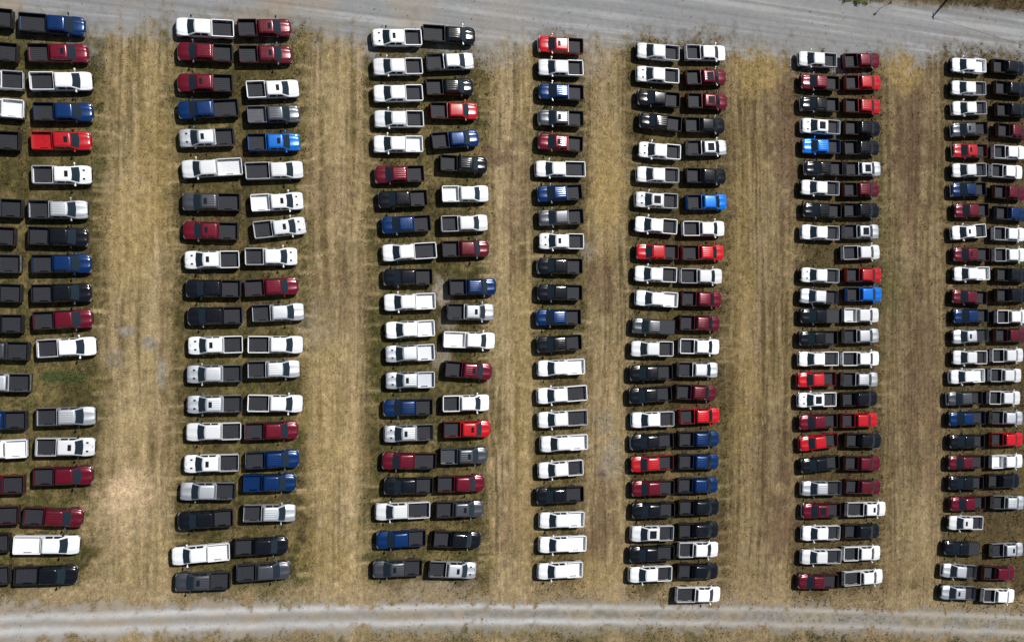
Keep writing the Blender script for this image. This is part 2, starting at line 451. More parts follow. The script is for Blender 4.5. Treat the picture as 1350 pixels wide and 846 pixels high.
LAMP = plain('headlight_lens', (.30, .31, .33), .12, .2, .8, .1)
TAIL = plain('taillight_lens', (.14, .006, .006), .18, 0, .7, .1)
SHADE = plain('sunroof_glass', (.010, .010, .014), .06, 0, .8, .1)

AX_F, NOSE, CABR, COWL = 4.95, 5.92, 2.13, 4.66       # metres from the short bed's tail end

def section(x, w, zb, zt, crown):
    h = zt - zb
    half = [(w - .14, zb), (w - .03, zb + .10 * h), (w, zb + .42 * h), (w - .005, zb + .70 * h), (w - .035, zb + .88 * h), (w - .10, zt - .008),
            (w * .74, zt + crown * .55), (w * .40, zt + crown * .9), (0, zt + crown)]
    return [(x, y, z) for y, z in half] + [(x, -y, z) for y, z in half[-2::-1]]

def arch(x, ax, base, r=.53, zc=.42):
    d = abs(x - ax)
    return max(base, zc + math.sqrt(max(r * r - d * d, 0))) if d < r else base

PROTO = {}
def prototype(ext, dual):
    """meshes of one truck body style: ext = extra bed length in metres"""
    key = (ext, dual)
    if key in PROTO: return PROTO[key]
    P = []                                            # (part name, mesh, 'paint' or None, location)
    mid = (NOSE - .05 - ext) / 2                      # puts the origin under the middle of the truck
    ax_r = 1.20 - ext * .62
    def part(name, mb, mats, sharp=35, loc=(0, 0, 0)):
        mb.v = [(x - mid, y, z) for x, y, z in mb.v] if loc == (0, 0, 0) else mb.v
        P.append((name, mb.mesh(name, mats, sharp), loc))
    # lower body: doors, fenders, engine bay
    b = MB(); rings = []
    st = [CABR, 2.2, 3.0, 3.8, 4.3] + [AX_F + .53 * math.sin(t) for t in np.linspace(-1.5, 1.5, 13)] + [5.56, 5.70, 5.80, 5.86, 5.885]
    for x in st:
        w = interp([(2.1, .985), (4.3, .99), (4.9, 1.015), (5.45, 1.0), (5.62, .97), (5.76, .91), (5.84, .82), (5.885, .70)], x)
        zt = interp([(2.1, 1.30), (4.4, 1.30), (4.7, 1.285), (5.4, 1.235), (5.7, 1.19), (5.82, 1.13), (5.86, 1.06), (5.885, .98)], x)
        cr = interp([(4.3, .0), (4.7, .035), (5.5, .03), (5.885, .01)], x)
        rings.append(section(x, float(w), arch(x, AX_F, .50 if x < 5.5 else .62), float(zt), float(cr)))
    b.loft(rings, True, True); part('body', b, ['paint'])
    # hood: raised panel with a centre bulge and two creases
    h = MB(); rows = []
    for x in [4.62, 4.75, 5.0, 5.25, 5.5, 5.64, 5.74, 5.80]:
        zt = interp([(4.6, 1.325), (5.0, 1.305), (5.4, 1.268), (5.64, 1.228), (5.74, 1.19), (5.80, 1.135)], x)
        hw = interp([(4.6, .80), (5.3, .78), (5.6, .72), (5.80, .62)], x)
        row = []
        for t in (-1, -.94, -.72, -.62, -.40, -.32, 0, .32, .40, .62, .72, .94, 1):
            a = abs(t); z = zt + (.018 if a < .36 else .03 if .38 < a < .66 else .008 if a < .8 else 0) - (.05 if a > .97 else 0)
            row.append((x + .05 * (1 - a * a) * (1 if x > 5.6 else 0), t * hw, z))
        rows.append(row)
    h.grid([[p for p in r] for r in rows]); part('hood', h, ['paint'], 50)
    # cab pillars
    c = MB()
    def outline(xr, xf, hw, bow, z, n=5):
        pts = []
        for i in range(n + 1):                        # front edge, bowed forward
            t = -1 + 2 * i / n; pts.append((xf + bow * (1 - t * t), t * hw * .93, z))
        pts += [(xf - .10, hw, z), ((xr + xf) / 2, hw + .012, z), (xr + .08, hw, z)]
        pts += [(xr, hw * .92, z), (xr - .015, 0, z), (xr, -hw * .92, z)]
        pts += [(xr + .08, -hw, z), ((xr + xf) / 2, -hw - .012, z), (xf - .10, -hw, z)]
        return pts
    c.loft([outline(2.15, 4.65, .945, .10, 1.26), outline(2.16, 4.62, .925, .10, 1.315), outline(2.26, 3.90, .775, .07, 1.80),
            outline(2.30, 3.82, .735, .06, 1.858), outline(2.38, 3.74, .66, .05, 1.888), outline(2.7, 3.5, .4, .03, 1.895)], False, True)
    part('cab', c, ['paint'], 40)
    # roof skin with pressed ribs
    for rib, ribname in ((.006, 'roof_panel'), (0.0, 'roof_panel_smooth')):
      r = MB(); rows = []
      ys = [-.69, -.655]
      for k in (-2, -1, 0, 1, 2):
          ys += [k * .25 - .075, k * .25 - .055, k * .25 + .055, k * .25 + .075]
      ys += [.655, .69]
      for x in [2.30, 2.36, 2.44, 2.50, 3.1, 3.46, 3.54, 3.72, 3.80, 3.86]:
          row = []
          for i, y in enumerate(ys):
              z = 1.915 - .020 * (y / .66) ** 2 - .018 * ((x - 3.1) / .8) ** 2
              if i in (0, len(ys) - 1): z -= .035
              elif 2 <= i < len(ys) - 2 and (i - 2) % 4 in (1, 2) and 2.40 < x < 3.5: z += rib
              if x in (2.30, 3.86): z -= .045
              row.append((x + (.045 * (1 - (y / .7) ** 2) if x > 3.5 else 0), y, z))
          rows.append(row)
      r.grid(rows); part(ribname, r, ['paint'], 60)
    # glass
    def glass(name, quad, nx=1, off=.012, bow=0.0):
        a, bb, cc, d = [Vector(q) for q in quad]
        nrm = (bb - a).cross(d - a).normalized()
        g = MB(); rows = []
        for v in (0, .5, 1):
            row = []
            for i in range(nx + 1):
                t = i / nx; p = (a.lerp(bb, t)).lerp(d.lerp(cc, t), v)
                row.append(p + nrm * off + Vector((bow * (1 - (2*t-1)**2), 0, 0)))
            rows.append(row)
        g.grid(rows); part(name, g, [GLASS], 60)
    glass('windshield', [(4.635, -.82, 1.325), (4.635, .82, 1.325), (3.905, .68, 1.81), (3.905, -.68, 1.81)], 6, .024, .085)
    glass('rear_window', [(2.175, .74, 1.40), (2.175, -.74, 1.40), (2.255, -.62, 1.76), (2.255, .62, 1.76)], 2, .022)
    for s in (1, -1):
        for x0, x1, xa, xb in ((2.50, 3.24, 2.56, 3.22), (3.34, 4.36, 3.36, 3.80)):
            q = [(x1, s * .927, 1.335), (x0, s * .927, 1.335), (xa, s * .789, 1.765), (xb, s * .789, 1.765)]
            if s < 0: q = [q[1], q[0], q[3], q[2]]
            glass('side_window', q, 1, .016)
    # cargo bed: outer sides, rails, front wall, floor
    e = -ext
    d = MB()
    sx = sorted(set([e + .10, e + .3, 2.095] + [ax_r + .53 * math.sin(t) for t in np.linspace(-1.5, 1.5, 11)] + [1.9]))
    sx = [x for x in sx if e + .0999 <= x <= 2.0951]
    for s in (1, -1):
        rg = []
        for x in sx:
            zb = arch(x, ax_r, .54); z1 = 1.40
            fl = .02 * max(0, 1 - ((x - ax_r) / .75) ** 2)
            if dual: fl = .17 * max(0, 1 - ((x - ax_r) / .80) ** 4)
            zf = min(1.12, z1)
            prof = [(.80, zb), (.97, zb), (.985 + fl, max(zb + .03, .80)), (.985 + fl, max(zb + .05, zf - .06)), (.982 + fl * .75, max(zb + .08, zf + .06)), (.975, 1.30), (.955, 1.385), (.93, z1), (.885, z1), (.868, 1.375), (.865, 1.1)]
            rg.append([(x, s * y, z) for y, z in prof])
        if s < 0: rg = [g[::-1] for g in rg]
        d.loft(rg[::-1], True, True)
    d.box(2.04, 2.094, -.868, .868, .60, 1.392)          # front wall of the bed
    d.box(e + .12, 2.05, -.866, .866, .78, .868)         # floor slab
    part('bed', d, ['paint'], 40)
    for s in (1, -1):
        rc = MB(); y0, y1 = sorted((s * .874, s * .958)); rc.box(e + .10, 2.10, y0, y1, 1.392, 1.412, .008); part('rail_cap', rc, ['rail'])
    # ribbed floor liner with wheel housings
    l = MB(); ys = []; zs = []
    n = 8
    for k in range(n):
        y0 = -.855 + 1.71 * k / n; w = 1.71 / n
        ys += [y0, y0 + w * .30, y0 + w * .42, y0 + w * .88]; zs += [.872, .872, .898, .898]
    ys.append(.855); zs.append(.872)
    rows = [[(x, y, z) for y, z in zip(ys, zs)] for x in (e + .17, 2.03)]
    l.grid(rows)
    for s in (1, -1):
        l.add([(e + .17, s * .860, .87), (2.03, s * .860, .87), (2.03, s * .860, 1.33), (e + .17, s * .860, 1.33)], [(0, 1, 2, 3)])
        y0, y1 = sorted((s * .71, s * .859))
        l.box(ax_r - .42, ax_r + .42, y0, y1, .873, 1.06, .06)
    l.add([(2.036, -.855, .87), (2.036, .855, .87), (2.036, .855, 1.33), (2.036, -.855, 1.33)], [(0, 1, 2, 3)])
    part('bed_liner', l, ['liner'], 20)
    t = MB(); t.box(e + .04, e + .115, -.86, .86, .74, 1.385, .015); part('tailgate', t, ['paint'])
    t = MB(); t.box(e + .02, e + .042, -.16, .16, 1.16, 1.24); part('tailgate_handle', t, [TRIM])
    t = MB(); t.box(e + .035, e + .118, -.85, .85, 1.383, 1.405, .006); part('tailgate_cap', t, ['rail'])
    # bumpers
    k = MB(); rg = []
    for z, dx in ((.48, -.06), (.56, 0), (.80, .015), (.88, -.05)):
        out = [(5.62, 1.0), (5.74, .97), (5.83, .88), (5.90, .70), (5.925, .35)]
        ring = [(x + dx, y, z) for x, y in out] + [(5.93 + dx, 0, z)] + [(x + dx, -y, z) for x, y in out[::-1]] + [(5.60, -.85, z), (5.60, .85, z)]
        rg.append(ring[::-1])
    k.loft(rg, True, True); part('front_bumper', k, ['bumper'])
    k = MB(); k.box(e - .05, e + .10, -.92, .92, .52, .725, .03); part('rear_bumper', k, ['rear'])
    # grille with bars
    k = MB(); k.box(5.80, 5.895, -.60, .60, .885, 1.10)
    for z in (.93, .985, 1.04): k.box(5.89, 5.912, -.58, .58, z, z + .02, mat=1)
    part('grille', k, [TRIM, 'bumper'])
    for s in (1, -1):
        k = MB(); rg = []
        for z, i in ((.93, 0), (1.09, .0), (1.125, .03)):
            q = [(5.875 - i, s * .64, z), (5.845 - i, s * .80, z), (5.775 - i, s * .905, z), (5.63, s * .960 - s * i * .4, z), (5.60, s * .80, z), (5.72, s * .62, z)]
            rg.append(q if s > 0 else q[::-1])
        k.loft(rg, True, True); part('headlight', k, [LAMP])
        k = MB(); y0, y1 = sorted((s * .866, s * .992)); k.box(e + .07, e + .15, y0, y1, .86, 1.30, .012); part('taillight', k, [TAIL])
        # towing mirror: arm and housing
        k = MB(); y0, y1 = sorted((s * .93, s * 1.10)); k.box(4.22, 4.29, y0, y1, 1.40, 1.46, mat=1)
        y0, y1 = sorted((s * 1.08, s * 1.285)); k.box(4.17, 4.34, y0, y1, 1.34, 1.63, .035); part('mirror', k, ['mirror', TRIM])
    k = MB(); k.box(e + .2, 5.55, -.42, .42, .46, .60); k.box(2.2, 4.4, -.84, .84, .46, .52); part('chassis', k, [TRIM])  # plain dark underbody slabs, added to block light beneath the truck
    # wheel, hub at the origin, axle along Y
    k = MB(); n = 20
    def ring(rad, y): return [(rad * math.cos(2*math.pi*i/n), y, rad * math.sin(2*math.pi*i/n)) for i in range(n)]
    k.loft([ring(.25, -.15), ring(.395, -.15), ring(.42, -.11), ring(.42, .11), ring(.395, .15), ring(.25, .15)])
    k.loft([ring(.25, -.15), ring(.23, -.11), ring(.06, -.09)], False, True, 1); k.loft([ring(.06, .09), ring(.23, .11), ring(.25, .15)], True, False, 1)
    wm = k.mesh('wheel', [TYRE, RIM])
    for x, yy in ((AX_F, .83), (ax_r, .83)):
        for s in (1, -1):
            P.append(('wheel', wm, (x - mid, s * (yy + (.12 if dual and x < 3 else 0)), .42)))
            if dual and x < 3: P.append(('wheel', wm, (x - mid, s * .62, .42)))
    # options
    O = {}
    k = MB(); k.box(3.26, 3.62, -.33, .33, 1.900, 1.932, .012); O['s'] = [('sunroof', k, [SHADE])]
    k = MB(); k.box(2.72, 3.66, -.50, .50, 1.902, 1.934, .012); O['p'] = [('sunroof', k, [SHADE])]
    sc = []
    for s in (1, -1):
        k = MB(); y0, y1 = sorted((s * .36, s * .56)); k.box(4.98, 5.24, y0, y1, 1.29, 1.345, .02); sc.append(('hood_scoop', k, [TRIM]))
    k = MB(); k.box(5.62, 5.655, -.16, .16, 1.24, 1.262); sc.append(('hood_badge', k, [CHROME]))
    O['h'] = sc
    k = MB(); k.box(e + .115, 2.04, -.87, .87, 1.394, 1.430, .012); O['k'] = [('bed_cover', k, [LINER])]
    for q in O.values():
        for i, (nm, mb, mats) in enumerate(q):
            mb.v = [(x - mid, y, z) for x, y, z in mb.v]; q[i] = (nm, mb.mesh(nm, mats if all(not isinstance(m, str) for m in mats) else None), (0, 0, 0))
    PROTO[key] = (P, O, mid * 2 + .1)
    return PROTO[key]

ROWS = {}
# per truck: left end x y, right end x y in the photograph, paint, options (s sunroof, p glass roof, h scoops, w unlined bed, k covered bed, c chrome, d dual wheels)
ROWS['1a'] = '''
- - 17.1 24.1 K .
- - 23.7 68.7 K .
- - 31.5 106.5 W .
- - 32.2 143.1 W w
- - 26.1 185.7 K .
- - 30.1 274.5 G .
- - 20.5 310.7 K .
- - 27.5 347.5 S .
- - 28.7 385.7 K .
- - 30.5 426.5 K .
- - 38.2 461.6 G .
- - 40.6 503.7 S .
- - 35.2 553.3 B .
- - 36.8 591.5 W w
- - 32.2 637.7 M .
- - 25.1 678.3 M .
- - 13.1 715.4 K .
- - 13.1 758.7 G .
'''
ROWS['1b'] = '''
23.7 27.7 112.5 35.8 B c
35.8 68.9 116.1 70.7 M s
36.2 106.5 123.6 107.5 W .
42.6 146.3 123.0 148.3 B c
40.2 184.7 120.6 186.1 R sw
40.8 229.7 121.6 230.9 W sh
35.8 275.5 116.5 276.7 S .
36.2 310.1 116.1 313.3 K .
40.8 347.5 120.6 347.5 B .
40.8 386.9 120.0 385.3 K .
42.8 422.9 122.2 419.4 M .
46.8 460.0 128.0 455.6 W .
45.2 550.3 127.6 547.3 S .
45.2 589.5 126.2 588.5 W sh
41.8 628.7 123.6 625.7 M .
28.7 680.3 110.5 682.3 M c
16.1 718.5 105.9 717.5 W w
17.1 759.7 102.5 756.6 K c
'''
ROWS['2a'] = '''
230.7 36.5 310.5 38.1 W .
234.5 68.7 307.5 69.9 M .
234.5 110.1 307.5 109.5 M s
234.5 146.6 315.5 141.0 B .
236.1 183.5 309.9 179.5 S sh
239.7 224.3 320.1 218.9 W w
239.5 266.5 318.1 266.1 G s
240.5 303.7 315.5 304.7 M s
242.8 343.1 316.9 341.7 W sh
244.6 380.3 318.5 380.3 K .
247.6 416.9 320.5 415.4 K c
247.8 455.6 320.9 453.6 W sh
246.2 493.1 319.5 492.1 S h
246.8 532.7 320.1 532.3 S sh
244.8 568.9 319.5 567.9 W .
242.2 610.7 316.5 609.7 W sh
237.1 646.5 311.5 647.7 S .
234.7 685.9 308.5 682.3 K c
224.7 732.5 305.4 726.5 W w
230.7 766.1 304.4 765.1 G s
'''
ROWS['2b'] = '''
312.9 36.1 383.8 37.1 M s
314.9 70.9 384.4 72.3 M s
324.1 118.1 394.3 116.9 W s
326.1 150.7 394.9 150.3 G w
326.1 187.1 395.3 187.5 A s
322.5 225.3 399.9 223.7 W .
330.0 267.5 399.9 264.5 W shw
332.6 303.7 403.9 296.6 W sh
321.5 338.1 392.9 338.1 W h
322.5 379.9 393.5 376.3 M c
330.6 413.4 401.9 410.4 S .
324.5 454.0 400.9 454.2 W .
324.9 487.7 395.9 485.7 S .
323.9 531.3 400.9 531.9 W .
322.1 568.9 393.9 566.1 M c
323.5 607.6 394.9 603.6 B c
319.5 637.1 390.9 635.1 B w
319.1 677.3 390.4 675.3 S .
308.5 722.1 379.8 717.5 K .
312.1 756.2 382.8 750.2 G c
'''
ROWS['3a'] = '''
491.1 50.7 555.8 49.1 W sh
491.1 89.3 558.0 86.9 W .
491.5 124.5 558.4 122.1 W .
493.1 157.6 559.0 156.6 W .
492.7 190.7 557.4 189.7 W w
493.7 231.3 560.0 228.3 M .
499.1 264.0 563.0 260.4 K .
503.8 297.6 567.5 293.6 B .
504.2 334.1 575.5 329.5 W .
506.6 365.6 569.5 364.6 K .
505.2 399.0 575.1 396.4 W w
508.2 435.6 573.5 432.0 W w
507.6 466.7 573.5 463.7 S wh
508.2 501.5 573.5 500.1 S whs
506.6 537.3 569.9 536.3 B .
507.6 571.5 570.5 569.9 S sh
503.8 606.6 575.1 607.6 M .
505.2 640.1 572.1 639.7 K .
493.7 673.9 568.5 671.7 W .
496.7 711.1 561.0 708.9 B .
491.5 749.3 557.0 748.0 G s
'''
ROWS['3b'] = '''
557.4 42.5 626.1 48.1 K .
562.0 81.3 625.1 80.7 S .
562.0 114.4 623.1 114.8 K .
566.5 145.0 630.2 147.0 R .
568.5 185.7 631.4 181.7 B .
580.5 213.8 641.8 218.2 K .
582.5 255.4 643.8 255.4 W w
581.1 295.0 643.2 293.6 W .
582.9 328.1 644.2 327.5 M .
593.0 378.3 653.3 377.7 B .
589.0 410.4 651.9 411.5 S s
584.5 447.2 652.3 449.2 W w
587.2 485.7 647.8 490.1 M s
582.5 532.3 645.8 530.3 W .
584.5 566.5 646.8 564.8 R s
580.5 601.6 642.2 599.6 G sw
576.5 638.5 638.4 636.1 M .
575.1 672.3 636.8 669.9 G s
572.5 710.5 632.4 711.5 K .
565.4 750.7 628.1 751.3 S sh
'''
ROWS['4a'] = '''
709.7 59.0 768.8 61.1 R s
708.7 89.7 769.4 89.7 W .
709.3 120.8 769.9 122.3 B .
710.3 155.5 768.8 156.5 G s
709.3 186.6 768.4 190.1 M s
705.6 223.1 771.9 223.1 W .
708.0 256.5 767.2 252.8 B .
709.7 288.0 769.4 284.9 G .
709.3 318.1 770.5 318.1 W sh
708.3 350.5 768.2 350.9 K .
708.0 385.1 767.8 385.6 K .
706.2 418.7 766.3 417.7 B .
707.0 454.6 767.2 450.5 K .
707.6 485.7 771.9 482.6 W w
707.2 521.9 775.0 517.3 W .
708.0 553.4 775.5 549.9 W .
711.4 585.1 776.1 582.0 W w
708.3 619.7 769.9 615.6 W .
706.6 653.2 769.9 650.7 K .
710.7 685.0 770.3 684.3 W w
709.3 717.1 774.4 716.1 W w
708.7 752.0 768.4 750.3 W w
'''
ROWS['5a'] = '''
838.9 67.3 895.7 70.4 W .
838.9 98.0 894.9 100.5 W h
840.4 129.1 895.7 132.0 K .
842.4 159.0 898.4 163.8 K .
841.0 197.4 897.4 200.9 W h
837.7 230.0 896.0 231.4 W .
836.8 263.1 893.9 265.2 W ph
834.8 295.3 893.9 299.4 W .
837.7 331.6 894.9 332.2 R .
834.1 360.3 893.9 362.7 W .
837.7 392.4 893.3 395.5 W w
831.0 428.7 891.2 431.8 G k
829.0 459.4 889.7 459.8 W .
828.5 491.8 887.7 490.1 K .
826.9 521.9 887.0 518.1 K .
830.0 553.4 890.8 551.9 W .
829.4 583.0 889.5 579.9 K .
830.0 611.5 889.1 609.4 R .
831.0 643.5 890.1 642.4 M .
831.0 672.5 891.2 671.5 K .
830.0 702.6 889.5 702.6 W p
828.5 730.0 889.7 728.5 K .
829.4 756.5 885.6 755.5 W .
'''
ROWS['5b'] = '''
903.2 68.4 957.1 70.9 W .
904.7 101.6 956.5 101.6 M p
906.7 132.0 958.0 134.7 M p
903.6 163.8 954.9 165.9 K .
905.7 194.7 957.6 194.7 S p
904.7 230.6 956.9 232.7 K .
904.7 266.3 959.0 266.3 A .
899.5 301.1 955.5 301.5 W .
899.1 333.0 954.4 333.0 R .
895.7 363.4 953.0 364.4 W .
898.4 393.0 950.9 395.1 M .
896.0 425.0 948.8 426.6 M .
894.9 456.1 949.3 457.1 W .
893.3 487.0 946.8 487.6 S .
891.2 516.0 944.5 518.1 M .
895.3 549.9 949.3 546.7 R .
894.3 578.9 948.2 577.9 B .
894.3 608.5 947.8 607.9 B .
893.9 640.0 946.1 638.7 B .
894.3 669.4 948.8 667.3 K .
894.9 700.5 946.8 697.4 K .
893.9 725.4 947.2 723.3 W .
894.3 753.4 946.1 752.4 K .
889.7 784.5 951.3 782.4 W .
'''
ROWS['6a'] = '''
1050.4 78.0 1104.1 79.8 W .
1053.4 108.2 1107.7 110.0 M .
1053.9 137.4 1106.8 138.0 K .
1054.8 165.8 1108.5 168.1 W ph
1054.5 192.9 1109.8 193.3 A .
1059.3 222.2 1111.6 222.2 K .
1053.6 247.0 1107.7 248.8 W .
1057.5 276.6 1109.3 278.0 K .
1053.9 305.9 1107.7 307.3 W .
1053.9 362.2 1107.1 363.9 W h
1052.2 389.6 1106.2 392.3 S .
1054.8 416.2 1105.4 416.6 K k
1051.3 445.9 1105.4 445.0 K .
1050.4 473.0 1106.6 472.6 W .
1048.6 500.4 1104.1 499.1 R .
1049.9 527.0 1103.2 526.1 W ph
1050.4 556.6 1105.7 554.1 M .
1051.3 585.0 1106.2 579.3 R .
1053.0 613.9 1108.0 608.5 K .
1054.4 642.9 1110.7 643.3 S .
1054.4 672.5 1110.3 671.9 M p
1054.4 701.9 1109.0 701.9 W .
1053.8 732.9 1110.3 733.3 W .
1049.7 765.0 1106.5 766.4 M .
'''
ROWS['6b'] = '''
1114.2 79.8 1158.0 79.8 M .
1114.2 108.2 1161.2 109.1 R .
1113.9 138.3 1160.9 141.0 R .
1113.9 167.6 1160.0 170.2 K .
1113.9 194.2 1157.7 195.1 K .
1114.8 222.2 1160.9 223.0 S p
1112.1 249.6 1158.9 250.0 M .
1112.8 276.6 1158.0 277.7 K .
1112.8 305.0 1158.0 305.5 S p
1110.3 333.3 1160.3 332.1 W .
1114.8 362.2 1162.4 362.7 R .
1115.6 387.9 1162.6 387.9 A .
1111.6 415.4 1158.9 415.4 W w
1111.6 443.2 1158.9 442.0 S .
1108.9 473.0 1159.8 472.1 W .
1110.7 499.9 1157.1 499.9 S .
1110.7 526.5 1155.9 524.7 K .
1108.5 554.5 1157.3 553.0 R .
1115.5 580.2 1161.2 580.7 K .
1114.2 610.3 1159.8 610.3 M .
1114.4 640.9 1160.9 641.9 M .
1113.4 671.9 1170.2 669.8 W s
1112.1 700.8 1159.9 699.4 K .
1110.7 730.4 1161.4 727.7 W .
1109.6 763.9 1166.1 758.1 W .
'''
ROWS['7a'] = '''
1249.3 86.3 1303.3 87.2 W wd
1248.4 116.1 1303.7 117.0 W .
1249.3 143.9 1304.8 142.1 W .
1249.3 172.3 1305.6 168.7 G s
1252.8 198.9 1303.3 198.9 R s
1251.6 225.4 1302.1 223.6 W .
1250.1 250.7 1302.8 249.0 B .
1252.8 278.0 1307.2 276.8 M .
1250.1 307.8 1302.4 303.4 W s
1251.9 335.3 1308.1 335.3 M s
1251.9 361.3 1308.1 360.1 W w
1251.6 390.2 1303.3 392.9 M .
1251.0 416.8 1307.2 415.9 B .
1250.5 444.3 1306.9 441.3 S s
1251.6 470.9 1303.7 470.9 W .
1248.4 496.8 1300.7 494.5 W w
1244.8 525.2 1297.5 523.8 G .
1245.7 551.8 1302.4 550.0 B .
1246.6 581.4 1302.1 581.1 K .
1244.8 609.1 1301.9 608.5 M .
1247.0 635.7 1298.6 636.3 K .
1247.4 663.7 1303.1 662.2 M .
1245.4 688.0 1299.1 689.1 W s
1242.5 720.6 1292.3 723.5 K k
1238.4 749.8 1289.6 754.7 S .
1234.8 778.9 1290.3 782.3 S s
'''
ROWS['7b'] = '''
1309.5 85.9 - - K .
1312.6 114.6 - - K .
1314.3 143.0 - - K .
1315.7 171.0 - - M .
1310.1 198.9 - - W .
1306.9 224.5 - - W .
1311.1 252.5 - - M .
1313.4 280.4 - - B .
1310.2 307.5 - - W .
1311.1 335.3 - - W .
1314.3 361.8 - - K .
1314.3 388.8 - - K .
1314.3 417.2 - - W .
1312.6 442.0 - - M .
1308.1 468.6 - - W .
1305.5 495.1 - - W .
1299.8 524.0 1348.5 524.3 W .
1305.6 550.0 1349.4 550.9 S .
1307.2 580.2 - - R .
1307.2 609.4 - - W w
1302.0 634.1 1344.2 633.4 K .
1306.5 662.2 1352.1 662.2 S .
1304.2 726.2 1351.4 722.8 S s
1293.0 754.7 1340.6 755.4 M .
1291.9 785.0 1340.8 785.0 W .
'''

RAILGREY = plain('grey_rail_cap', (.30, .31, .32), .5)
INSIDE = {'bed_liner': 'bed', 'rail_cap': 'bed', 'bed_cover': 'bed', 'hood_scoop': 'hood', 'hood_badge': 'hood', 'sunroof': 'roof_panel', 'tailgate_handle': 'tailgate', 'tailgate_cap': 'tailgate'}   # sub-part: part
COLOURED = {}
def coloured(me, slots, choice):
    """the part's mesh in the wanted paint; shared by every truck of that finish"""
    key = (me.name,) + tuple(choice[s].name if isinstance(s, str) else s.name for s in slots)
    if key not in COLOURED:
        c = me.copy()
        c.materials.clear()
        for s in slots: c.materials.append(choice[s] if isinstance(s, str) else s)
        COLOURED[key] = c
    return COLOURED[key]

# make_mesh appends only real materials, so remember which slots are still open
SLOTS = {}
_old_mesh = MB.mesh
def _mesh(self, name, mats, sharp=35, smooth=True):
    me = _old_mesh(self, name, [], sharp, smooth)
    SLOTS[me.name] = list(mats)
    return me
MB.mesh = _mesh

COLS = ['1a','1b','2a','2b','3a','3b','4a','5a','5b','6a','6b','7a','7b']
trucks = []
for c in COLS:
    rows = [l.split() for l in ROWS[c].strip().split('\n')]
    tmp = []
    for r in rows:
        n = [None if q == '-' else float(q) for q in r[:4]]
        xl, yl, xr, yr = n
        zf, zt = (.72, 1.38) if c[1] == 'a' else (1.02, 1.38)
        zl, zr = (zf, zt) if c[1] == 'a' else (zt, zf)
        pl = ground(xl, yl, zl) if xl is not None else None
        pr = ground(xr, yr, zr) if xr is not None else None
        tmp.append([pl, pr, r[4], r[5], yl if yl is not None else yr])
    Ls = sorted(math.dist(p[0], p[1]) for p in tmp if p[0] and p[1])
    med = Ls[len(Ls) // 2] if Ls else 5.95
    for pl, pr, colr, fl, yy in tmp:
        ext, meas = 0.0, 5.95
        if pl and pr:
            meas = math.dist(pl, pr); ratio = meas / med
            ext = .62 if ratio > 1.085 else .30 if ratio > 1.035 else 0.0
            cx, cy = (pl[0] + pr[0]) / 2, (pl[1] + pr[1]) / 2
            ang = math.atan2(pr[1] - pl[1], pr[0] - pl[0])
        elif pr: cx, cy, ang = pr[0] - 2.97, pr[1], random.uniform(-.03, .03)
        else: cx, cy, ang = pl[0] + 2.97, pl[1], random.uniform(-.03, .03)
        if c[1] == 'a': ang += math.pi
        trucks.append(dict(col=c, x=cx, y=cy, ang=ang, ext=ext, c=colr, fl=fl, yy=yy, meas=meas))

# labels: look first, then what stands beside, behind, or how far from the gravel road
ORD = 'first second third fourth fifth sixth seventh eighth ninth tenth eleventh twelfth thirteenth fourteenth fifteenth sixteenth seventeenth eighteenth nineteenth twentieth twenty-first twenty-second twenty-third twenty-fourth twenty-fifth twenty-sixth'.split()
LINE = {'4a': 'in single-file row', '3b': 'near line, first double row ahead of single-file row', '3a': 'far line, first double row ahead of single-file row',
        '2b': 'near line, second double row ahead of single-file row', '2a': 'far line, second double row ahead of single-file row',
        '1b': 'near line, third double row ahead of single-file row', '1a': 'far line, third double row ahead of single-file row',
        '5a': 'near line, first double row behind single-file row', '5b': 'far line, first double row behind single-file row',
        '6a': 'near line, second double row behind single-file row', '6b': 'far line, second double row behind single-file row',
        '7a': 'near line, third double row behind single-file row', '7b': 'far line, third double row behind single-file row'}
for c in COLS:
    g = [t for t in trucks if t['col'] == c]
    for i, t in enumerate(g):
        t['i'] = i; t['last'] = i == len(g) - 1
        t['nb'] = sorted({g[j]['c'] for j in (i - 1, i + 1) if 0 <= j < len(g)}, key='WSGKRMBA'.index)
        pc = c[0] + ('b' if c[1] == 'a' else 'a')
        q = [u for u in trucks if u['col'] == pc and abs(u['y'] - t['y']) < .9]
        t['tail'] = q[0]['c'] if q else None
def look(t):
    n = PAINT[t['c']][0]; f = t['fl']
    base = n + (' long-bed' if t['ext'] > .5 else '') + ' pickup'
    w = []
    if 'd' in f: w.append('flared dual rear wheels')
    if 's' in f: w.append('sunroof')
    if 'p' in f: w.append('wide glass roof')
    if 'h' in f: w.append('hood scoops')
    if 'w' in f: w.append('unlined %s bed' % n)
    if 'k' in f: w.append('covered bed')
    return base + (' with ' + ' and '.join(w) if w else '')
def cands(t):
    nm = lambda k: PAINT[k][0]
    nb = t['nb']
    two = 'between two %s pickups' % nm(nb[0]) if len(nb) == 1 else 'between %s and %s pickups' % (nm(nb[0]), nm(nb[1]))
    if t['i'] == 0: two = 'first in line at wide gravel road'
    if t['last']: two = 'last in line at two-rut track'
    out = [look(t) + ', ' + two]
    if t['tail']:
        out.append('%s, %s, tail to %s pickup' % (look(t), two, nm(t['tail'])))
    out.append('%s pickup, %s from wide road, %s' % (nm(t['c']), ORD[t['i']], LINE[t['col']]))
    return out
for t in trucks: t['cand'] = cands(t)
from collections import Counter
lev = [0] * len(trucks)
while True:
    cur = [t['cand'][min(l, len(t['cand']) - 1)] for t, l in zip(trucks, lev)]
    cnt = Counter(cur); ch = False
    for k, t in enumerate(trucks):
        if (cnt[cur[k]] > 1 or len(cur[k].split()) > 16) and lev[k] < len(t['cand']) - 1:
            lev[k] += 1; ch = True
    if not ch: break
